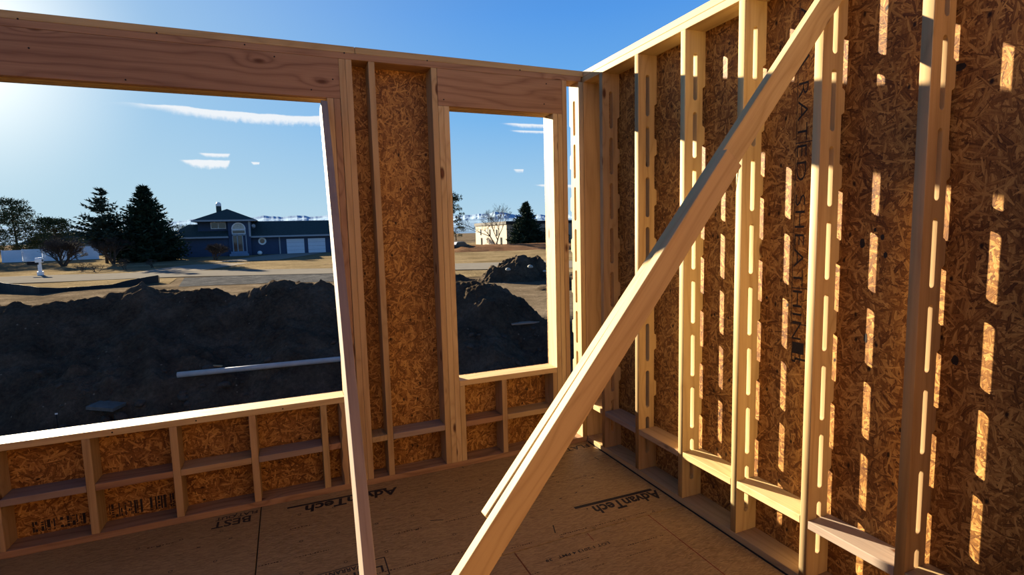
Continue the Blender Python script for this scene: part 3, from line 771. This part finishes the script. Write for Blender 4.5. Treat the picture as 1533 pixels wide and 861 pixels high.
# arched window: half-round fan over a dark band
f = MB(); n = 16; cxw, czw, ro, ri = -8.72, 3.25, 1.0, .86
for i in range(n):
    a, b = math.pi * i / n, math.pi * (i + 1) / n
    P_ = lambda t, r, y: (cxw + r * math.cos(t), y, czw + r * math.sin(t))
    f.quad(P_(a, ri, 91.7), P_(a, ro, 91.7), P_(b, ro, 91.7), P_(b, ri, 91.7)); f.quad(P_(a, ro, 91.7), P_(a, ro, 91.8), P_(b, ro, 91.8), P_(b, ro, 91.7)); f.quad(P_(a, ri, 91.8), P_(a, ri, 91.7), P_(b, ri, 91.7), P_(b, ri, 91.8))
f.box((cxw - 1, 91.7, czw - .12), (cxw + 1, 91.8, czw))
fo = part('arched_window', f, CAPW, hs); g = MB(); g.prism([(cxw + .88 * math.cos(math.pi * i / n), czw + .88 * math.sin(math.pi * i / n)) for i in range(n + 1)], 91.74, 91.79); part('pane', g, WARM, fo)
window(-9.7, -7.75, 2.45, 3.1, 91.8, 0)
f = MB()
for x in (-9.7, -9.05, -8.3, -7.8): f.box((x, 91.6, -.3), (x + .14, 91.8, 2.3))
f.box((-9.7, 91.6, 2.2), (-7.66, 91.8, 2.4)); dr = part('entry_door', f, TRIM, hs); g = MB(); g.box((-8.9, 91.7, -.3), (-8.3, 91.79, 2.2)); g.box((-9.55, 91.7, -.3), (-9.06, 91.79, 2.2)); part('pane', g, GLASS, dr)
f = MB(); f.box((-9.9, 90.3, -1.3), (-7.6, 91.8, -.3)); f.box((-10.1, 89.9, -1.3), (-7.4, 90.3, -.65)); part('entry_steps', f, simple('blue_step', (.16, .24, .36), .8, .2, .1, 2, bstr=0), hs)
f = MB(); n = 20
for i in range(n):
    a, b = 2 * math.pi * i / n, 2 * math.pi * (i + 1) / n
    Q_ = lambda t, r, y: (-5.47 + r * math.cos(t), y, 1.2 + r * math.sin(t))
    f.quad(Q_(a, .36, 92.9), Q_(a, .60, 92.9), Q_(b, .60, 92.9), Q_(b, .36, 92.9)); f.quad(Q_(a, .6, 92.9), Q_(a, .6, 93), Q_(b, .6, 93), Q_(b, .6, 92.9))
fo = part('round_window', f, CAPW, hs); g = MB(); g.prism([(-5.47 + .38 * math.cos(2*math.pi*i/n), 1.2 + .38 * math.sin(2*math.pi*i/n)) for i in range(n)], 92.93, 92.98); part('pane', g, GLASS, fo)
g = MB(); g.tube((-6.55, 92.25, 3.55), (-6.55, 91.9, 3.75), .28, .28, 10); part('roof_vent', g, TRIM, hs)
def ball(name, loc, r, mat, label, cat):
    bm = bmesh.new(); bmesh.ops.create_uvsphere(bm, u_segments=16, v_segments=10, radius=r)
    for v in bm.verts: v.co.z *= .9
    for fc in bm.faces: fc.smooth = True
    o = link(name, me_from_bm(bm), mat); o.location = loc; return tag(o, label, cat)
ball('garden_urn', (-5.9, 91.5, -.65), .36, CAPW, 'round white garden ornament by the blue house wall', 'ornament')

# ------------------------------------------------------------------ trees
NEED = simple('spruce_needles', (.022, .040, .024), .9, .1, .5, .8, bstr=0)
NEED2 = simple('open_spruce_needles', (.035, .050, .036), .9, .1, .5, .8, bstr=0)
PNEED = simple('pine_needles', (.050, .066, .032), .9, .1, .5, .8, bstr=0)
BARK = simple('dark_bark', (.07, .052, .04), .95, .1, .3, 3, bstr=.3)
TWIG = simple('bare_twigs', (.062, .052, .046), .95, .1, .3, 3, bstr=0)
def tuft(mb, p, d, size, n=3):
    for _ in range(n):
        q = (d + V(random.uniform(-.6, .6), random.uniform(-.6, .6), random.uniform(-.45, .45))).normalized() * size * random.uniform(.7, 1.3)
        w = q.cross(V(random.uniform(-1, 1), random.uniform(-1, 1), random.uniform(-1, 1))).normalized() * size * .22
        mb.tri(p - w, p + w, p + q)
def spruce(x, y, h, r, seed, label, dense=1., base=.04, droop=.25, mat=NEED, taper=.85, name='spruce_tree', gap=0):
    random.seed(seed); z0 = ground_z(x, y); root = empty(name, (x, y, z0), label=label, cat='tree')
    t = MB(); t.tube((0, 0, -.2), (0, 0, h * .97), .035 * h * .6, .02, 8); o = t.build('trunk', BARK); o.parent = root
    f = MB(); n = int(34 * dense + h * 1.2)
    for i in range(n):
        u = (i + random.random()) / n; z = h * (base + (1 - base) * u); rr = r * (1 - u) ** taper * random.uniform(.72, 1.12) + .10
        nb = max(4, int(13 * dense * (1 - u * .55)))
        for k in range(nb):
            if gap and random.random() < gap: continue
            a = random.random() * 6.283; L = rr * random.uniform(.72, 1.12); dx = V(math.cos(a), math.sin(a), 0)
            m_ = max(3, int(L / .42))
            for j in range(m_ + 1):
                s = (j + .35) / (m_ + .35)
                zz = z - droop * L * s + .22 * L * s * s * 1.4
                p = dx * (L * s) + V(0, 0, zz); side = V(-dx.y, dx.x, 0)
                tuft(f, p, dx * .6 + V(0, 0, .25), .42 + .01 * h, 2)
                if s > .25:
                    for sg in (-1, 1):
                        ll = (1 - s) * L * .38 + .22; tuft(f, p, side * sg + dx * .7 + V(0, 0, -.12), ll, 2)
    for k in range(5): tuft(f, V(0, 0, h * .96), V(0, 0, 1), h * .045, 2)
    o = f.build('foliage', mat, fix=False); o.parent = root; return root
def pine(x, y, h, r, seed, label, mat=PNEED, base=.25, name='pine_tree', trunks=1, n=60):
    random.seed(seed); z0 = ground_z(x, y); root = empty(name, (x, y, z0), label=label, cat='tree')
    t = MB(); f = MB()
    for q in range(trunks):
        ox = (q - (trunks - 1) / 2) * r * .7; t.tube((ox, 0, -.2), (ox * .8, 0, h * .9), .22, .04, 8)
    for i in range(n):
        u = random.random() ** .8; z = h * (base + (1 - base) * u); R_ = r * math.sin(math.pi * min(1, (.16 + .84 * (1 - u)) ** .75 * .62 + .0)) * random.uniform(.35, 1.05); a = random.random() * 6.283
        c = V(R_ * math.cos(a), R_ * math.sin(a) * .9, z); t.tube((0 if trunks == 1 else math.copysign(r * .3, c.x), 0, z - .12 * R_ - .1), c, .05, .02, 4)
        cr = random.uniform(.45, .95) * r * .30
        for k in range(46):
            d = V(random.gauss(0, 1), random.gauss(0, 1), random.gauss(0, .6)).normalized() * cr * random.random() ** .4
            tuft(f, c + V(d.x, d.y, d.z * .6), d.normalized() + V(0, 0, .3), .30, 2)
    o = t.build('trunk', BARK); o.parent = root; o = f.build('foliage', mat, fix=False); o.parent = root; return root
def bare(x, y, h, spread, seed, label, lv=5, name='bare_tree', stems=1, mat=TWIG, r0=None, fork=(2, 3), low=.25):
    random.seed(seed); z0 = ground_z(x, y)
    m_ = MB()
    def grow(p, d, L, r, k):
        q = p + d * L; m_.tube(p, q, r, r * .68, 4 if k > 1 else 3, cap=False)
        if k == 0: return
        for _ in range(random.randint(*fork) + (1 if k <= 2 else 0)):
            a = V(random.gauss(0, 1), random.gauss(0, 1), random.gauss(0, .5)) * spread
            dd = (d + a + V(0, 0, .12)).normalized(); grow(q if random.random() < .6 else p + d * L * random.uniform(.55, 1), dd, L * random.uniform(.62, .85), r * .62, k - 1)
    for s in range(stems):
        dd = V(random.gauss(0, .35) * (stems > 1), random.gauss(0, .35) * (stems > 1), 1).normalized()
        grow(V(random.uniform(-.15, .15) * (stems > 1), 0, -.1), dd, h * low, r0 or h * .018, lv)
    o = m_.build(name, mat, fix=False); o.location = (x, y, z0); return tag(o, label, 'tree' if 'tree' in name else 'bush')
spruce(-19.5, 84, 10.2, 5.0, 1, 'big dense dark spruce, widest tree left of the blue house', dense=1.5, droop=.22, taper=.8)
spruce(-23.8, 82, 9.7, 4.0, 2, 'thinner open spruce directly left of the big dense spruce', dense=.8, droop=.1, mat=NEED2, gap=.5, base=.3)
pine(-44.0, 108, 9.8, 5.6, 3, 'round-crowned pine at the far left edge of the view', trunks=2, n=240, base=.12)
pine(-38.5, 112, 6.8, 3.8, 4, 'shorter pine just right of the round-crowned pine at the far left', n=110, base=.12)
spruce(39.5, 87.5, 8.0, 3.9, 5, 'dark spruce in front of the tan building, seen through the narrow window opening', dense=1.3)
spruce(44.6, 86, 5.9, 3.2, 6, 'partly hidden dark spruce right of the one before the tan building', dense=1.0, mat=NEED2)
pine(27.2, 95, 10.2, 2.7, 7, 'tall ragged pine at the left side of the narrow window opening', n=60)
pine(30.5, 118, 5.6, 3.0, 8, 'low dark pine behind and right of the tall ragged pine', n=40)
bare(33.7, 88.5, 9.4, .40, 12, 'leafless two-stemmed tree before the tan building', lv=7, stems=2, r0=.17, fork=(2, 3), low=.24)
bare(-10.9, 79, 3.6, .62, 22, 'low spreading leafless tree on the lawn before the blue house', lv=5, stems=4, r0=.09, low=.22, mat=BARK, fork=(3, 4))
bare(-27.5, 79, 5.2, .45, 23, 'tangled leafless tree growing under the open spruce', lv=6, stems=5, low=.22, r0=.14, fork=(2, 4))
bare(-22.5, 80, 5.0, .5, 24, 'dark leafless thicket tree between the two spruces', lv=6, stems=5, low=.22, r0=.14, fork=(2, 4))
bare(-31.5, 98, 5.6, .42, 25, 'leafless tree in front of the white fence', lv=6, stems=2, low=.24, r0=.06)
bare(-37.5, 135, 7.6, .4, 26, 'pale leafless tree behind the low dark house at left', lv=5, stems=2)
bare(-32.5, 128, 6.8, .4, 27, 'leafless round tree right of the low dark house at left', lv=5, stems=2, r0=.1, mat=BARK)
bare(.8, 112, 7.0, .35, 28, 'leafless treetop showing above the garage roof of the blue house', lv=5, stems=2, r0=.06)
for i, (x, y, h) in enumerate(((-19.8, 62.5, .9), (-17.6, 63.5, 1.1), (-15.6, 66, .9), (-21.5, 64.5, 1.0))):
    bare(x, y, h * 1.6, .9, 40 + i, ['leafless twiggy shrub nearest the mailbox', 'leafless shrub, second right of the mailbox', 'leafless shrub beside the driveway, farthest from the mailbox', 'leafless shrub behind the mailbox'][i], lv=4, stems=5, name='bare_shrub', r0=.03, low=.3, fork=(2, 3))
random.seed(5)
for i in range(16):
    x = -62 + i * 8.5 + random.uniform(-2, 2)
    if -16 < x < 12: continue
    pine(x, 175 + random.uniform(-15, 15), random.uniform(5, 7.5), random.uniform(3.5, 5), 60 + i, 'small distant round tree on the horizon', n=22)['group'] = 'distant trees on the horizon'

# ------------------------------------------------------------------ other things far off
WHITEF = simple('white_vinyl', (.66, .72, .82), .6, .3, .06, 1, bstr=0)
wf = empty('white_fence', (-34, 100, -1), label='solid white panel fence beyond the road at left', cat='fence')
x = -41.2
while x < -31.5:
    y0 = 100 + (x + 41) * .15; m_ = MB(); m_.box((x, y0, -1.05), (x + 2.3, y0 + .06, .85 + (x + 41) * .03))
    part('panel', m_, WHITEF, wf); m_ = MB(); m_.box((x - .07, y0 - .06, -1.05), (x + .07, y0 + .1, 0.9 + (x + 41) * .03)); part('post', m_, WHITEF, wf); x += 2.3
mbx = empty('mailbox', (-23.3, 59.6, -1.3), label='white mailbox on a post with a black box, beside the road at left', cat='mailbox')
m_ = MB(); m_.box((-.12, -.12, -.1), (.12, .12, 1.25)); m_.box((-.2, -.2, -.02), (.2, .2, .4)); o = m_.build('post', CAPW); o.parent = mbx
m_ = MB(); m_.box((-.85, -.16, 1.05), (-.02, .16, 1.2)); m_.tube((-.85, 0, 1.2), (-.02, 0, 1.2), .17, .17, 12); o = m_.build('letter_box', BLACK); o.parent = mbx
m_ = MB(); m_.box((-.25, -.2, 1.25), (.25, .2, 1.5)); m_.tube((-.25, 0, 1.5), (.25, 0, 1.5), .2, .2, 12); o = m_.build('lamp_cap', CAPW); o.parent = mbx
TANW = simple('tan_stucco', (.33, .265, .20), .8, .2, .08, .6, bstr=.1)
tb = empty('tan_building', (44, 103, -1), label='flat-roofed tan building behind the leafless two-stemmed tree', cat='building')
m_ = MB(); m_.box((38, 93.5, -1.2), (60, 112, 3.15)); part('wall', m_, TANW, tb)
m_ = MB(); m_.box((37.8, 93.3, 3.15), (60.2, 112.2, 3.75)); part('roof', m_, simple('dark_roof_edge', (.035, .03, .03), .8, .2, .1, 1, bstr=0), tb)
for y, z0, z1, w in ((108.2, 1.1, 2.4, .5), (102.5, 1.0, 2.3, .5), (107.6, -1, .5, .9), (98.5, .9, 2.2, .6), (96, -1, .6, .8)):
    m_ = MB(); m_.box((37.93, y, z0), (38.0, y + w, z1)); part('window', m_, GLASS, tb)
nb_ = empty('low_house', (-44, 140, -1), label='low dark neighbour house far off behind the white fence', cat='house')
m_ = MB(); m_.box((-52, 140, -1.2), (-37, 148, 1.8)); part('wall', m_, simple('grey_siding', (.20, .23, .27), .8, .2, .1, 1, bstr=0), nb_)
m_ = MB(); slabroof(m_, [(-53, 139, 1.8), (-36, 139, 1.8), (-38, 144, 4.0), (-51, 144, 4.0)]); slabroof(m_, [(-51, 144, 4.0), (-38, 144, 4.0), (-36, 149, 1.8), (-53, 149, 1.8)]); part('roof', m_, ROOF, nb_)
for x in (-47, -42.5): m_ = MB(); m_.box((x, 139.93, -.2), (x + 1.4, 140, 1.1)); part('window', m_, GLASS, nb_)
# parked car
cr = empty('parked_car', (23.6, 80, -1.1), label='small dark parked car with a bright windscreen near the ragged pine', cat='car'); cr.rotation_euler.z = .5
def carpart(name, mb, mat):
    o = mb.build(name, mat); o.parent = cr; return o
CARM = simple('car_paint', (.03, .03, .035), .3, .5, .05, 1, bstr=0)
m_ = MB(); m_.prism([(-2.1, .3), (-2.1, .75), (-1.9, .85), (-1.0, .9), (-.5, 1.35), (.9, 1.38), (1.5, .95), (2.1, .85), (2.15, .3)], -.85, .85); carpart('body', m_, CARM)
m_ = MB(); m_.quad((-.98, -.75, .93), (-.98, .75, .93), (-.53, .7, 1.34), (-.53, -.7, 1.34)); m_.quad((-.53, -.7, 1.352), (-.53, .7, 1.352), (-1.0, .75, .94), (-1.0, -.75, .94)); carpart('windscreen', m_, CAPW)
m_ = MB(); m_.box((-.85, -.87, .93), (1.2, -.855, 1.27)); carpart('side_window', m_, GLASS)
for x in (-1.35, 1.35):
    for y in (-.82, .82): m_ = MB(); m_.tube((x, y - .1, .32), (x, y + .1, .32), .32, .32, 16); carpart('wheel', m_, BLACK)

# mountains: two long ridges far away, distance haze painted into their colours
def ridge(name, Y, depth, prof, amp, mat, label, seed, rough):
    vx = []; fs = []; us = lin(-.72, .85, 420); nr = 16
    for j in range(nr):
        v = j / (nr - 1)
        for a in us:
            yy = Y + depth * (v - .0); x = a * Y * (1 + depth / Y * v)
            top = lerp(prof, a)
            k = noise.fractal((a * rough, seed, 0), .9, 2.1, 6) * amp
            prof_v = v ** .8 if v < .92 else 1
            hgt = Y * (top + k) * prof_v + Y * amp * .55 * noise.fractal((a * rough * 1.3, v * 3.0, seed + 9), .8, 2.1, 5) * math.sin(math.pi * v)
            vx.append((x, yy, -30 + (hgt + 30)))
    n = len(us)
    for j in range(nr - 1):
        for i in range(n - 1): k = j * n + i; fs.append((k, k + 1, k + 1 + n, k + n))
    return tag(link(name, me_from(vx, fs, name, False), mat), label, 'mountains')
def mtn_mat(name, rock, snow, s0, s1, amt=1.):  # rock and snow tones carry a bluish aerial haze
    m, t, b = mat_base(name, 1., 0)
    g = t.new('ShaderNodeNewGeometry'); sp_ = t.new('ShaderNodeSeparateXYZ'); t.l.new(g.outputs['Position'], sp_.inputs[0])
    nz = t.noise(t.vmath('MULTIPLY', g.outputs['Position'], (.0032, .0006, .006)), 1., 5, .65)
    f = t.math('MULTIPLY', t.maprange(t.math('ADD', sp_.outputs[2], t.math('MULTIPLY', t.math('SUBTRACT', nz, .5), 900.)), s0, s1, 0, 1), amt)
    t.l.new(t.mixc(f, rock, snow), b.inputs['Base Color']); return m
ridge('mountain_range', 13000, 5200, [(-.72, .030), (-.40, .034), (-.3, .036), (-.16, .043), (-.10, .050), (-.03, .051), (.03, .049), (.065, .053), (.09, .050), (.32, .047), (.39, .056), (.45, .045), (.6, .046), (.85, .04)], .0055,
      mtn_mat('hazy_snowy_peaks', (.31, .45, .62), (.43, .54, .68), 380, 900), 'pale snow-capped mountain range along the horizon', 1, 26)
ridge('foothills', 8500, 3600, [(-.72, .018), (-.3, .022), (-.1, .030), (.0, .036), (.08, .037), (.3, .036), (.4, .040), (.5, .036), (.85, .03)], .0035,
      mtn_mat('hazy_blue_foothills', (.25, .37, .52), (.3, .42, .56), 900, 1500), 'blue foothills in front of the snow-capped range', 4, 14)

# ================================================================== LIGHT
sun_dir = V(-.43, 1, .293).normalized()
sl = bpy.data.lights.new('sun', 'SUN'); sl.energy = 27; sl.angle = R(.6); sl.color = (1, .86, .62)
so = bpy.data.objects.new('sun', sl); COL.objects.link(so); so.rotation_euler = (-sun_dir).to_track_quat('-Z', 'Y').to_euler(); so.location = (-40, 90, 40)
w = bpy.data.worlds.new('sky'); S.world = w; w.use_nodes = True
t = NT(w.node_tree); bg = t.n['Background']
tc = t.new('ShaderNodeTexCoord').outputs['Generated']
sp_ = t.new('ShaderNodeSeparateXYZ'); t.l.new(tc, sp_.inputs[0])
X_, Y_, Z_ = sp_.outputs
sky = t.ramp(Z_, [(0., (.50, .70, .82)), (.07, (.38, .62, .82)), (.2, (.18, .46, .84)), (.36, (.09, .32, .80)), (.52, (.055, .21, .6)), (.7, (.03, .10, .30)), (1., (.02, .06, .18))])
dt = t.vmath('DOT_PRODUCT', tc, tuple(sun_dir), out=1)
ang = t.math('ARCCOSINE', t.math('MINIMUM', dt, 1.))
g1 = t.math('POWER', t.maprange(ang, .0, .95, 1., 0.), 1.9)
sky = t.mixc(t.math('MULTIPLY', g1, .82), sky, (.56, .75, .82))
g2 = t.math('POWER', t.maprange(ang, .0, .26, 1., 0.), 2.)
sky = t.mixc(g2, sky, (1.6, 1.55, 1.4))
# thin clouds low over the mountains
iy = t.math('DIVIDE', 1., t.math('MAXIMUM', Y_, .05)); u = t.math('MULTIPLY', X_, iy); v = t.math('MULTIPLY', Z_, iy)
uv = t.new('ShaderNodeCombineXYZ'); t.put(uv.inputs[0], u); t.put(uv.inputs[1], v)
def cloud(u0, u1, vt, th, fr, slope=0., wave=0.):
    n1 = t.noise(t.vmath('MULTIPLY', uv.outputs[0], (26, 60, 0)), 1., 5, .6); n2 = t.noise(t.vmath('MULTIPLY', uv.outputs[0], (140, 90, 0)), 1., 4, .6)
    uc = (u0 + u1) / 2
    top = t.math('ADD', vt, t.math('MULTIPLY', t.math('SUBTRACT', u, uc), slope))
    if wave: top = t.math('ADD', top, t.math('MULTIPLY', t.math('SINE', t.math('MULTIPLY', t.math('SUBTRACT', u, u0), 21.)), wave))
    top = t.math('ADD', top, t.math('MULTIPLY', t.math('SUBTRACT', n1, .5), th * .5))
    endf = t.math('MULTIPLY', t.maprange(u, u0, u0 + (u1 - u0) * .35, 0, 1, True), t.maprange(u, u1 - (u1 - u0) * .12, u1, 1, 0, True))
    bot = t.math('SUBTRACT', top, t.math('MULTIPLY', endf, t.math('ADD', th * .55, t.math('MULTIPLY', n2, th * .9))))
    a = t.maprange(v, t.math('ADD', top, .0006), t.math('SUBTRACT', top, .0016), 0, 1, True)
    b = t.maprange(v, t.math('SUBTRACT', bot, th * fr), t.math('ADD', bot, th * fr), 0, 1, True)
    return t.math('MULTIPLY', t.math('MULTIPLY', a, b), t.math('MULTIPLY', t.maprange(endf, .0, .35, 0, 1), t.math('GREATER_THAN', Y_, .1)))
cl = cloud(-.245, .22, .2085, .0135, .45, -.010, .0020)
for q in ((-.150, -.072, .1290, .012, .3, 0), (-.122, -.072, .1400, .0055, .5, 0, .0), (-.045, -.030, .1275, .004, .4, 0), (.40, .56, .2165, .006, .6, .02), (.47, .60, .096, .006, .4, 0), (.43, .455, .126, .005, .8, 0), (.42, .52, .203, .004, .7, .02)):
    cl = t.math('MAXIMUM', cl, cloud(*q))
sky = t.mixc(t.math('MULTIPLY', cl, .88), sky, (.93, .95, .97))
gnd = t.math('LESS_THAN', Z_, -.02)
sky = t.mixc(gnd, sky, (.12, .10, .08))
t.l.new(sky, bg.inputs[0]); bg.inputs[1].default_value = 1.0

# ================================================================== CAMERA
cd = bpy.data.cameras.new('camera'); cd.sensor_width = 36; cd.lens = 797.64 / 1533 * 36; cd.clip_start = .05; cd.clip_end = 60000
co = bpy.data.objects.new('camera', cd); COL.objects.link(co)
r2 = V(0.920045519526151, -0.3909484491649947, -0.025991385021588428); u2 = V(0.0643422592242614, 0.08531879116091273, 0.994273995210957); bk = V(-0.3864923229221673, -0.9164496789078634, 0.10365167799848221)
m = Matrix((r2, u2, bk)).transposed().to_4x4(); m.translation = V(-2.06202, -3.46213, 1.62986); co.matrix_world = m
S.camera = co
vs_ = S.view_settings; vs_.view_transform = 'Standard'; vs_.look = 'None'; vs_.exposure = 0; vs_.gamma = 1; vs_.use_curve_mapping = False
S.cycles.max_bounces = 8; S.cycles.diffuse_bounces = 5
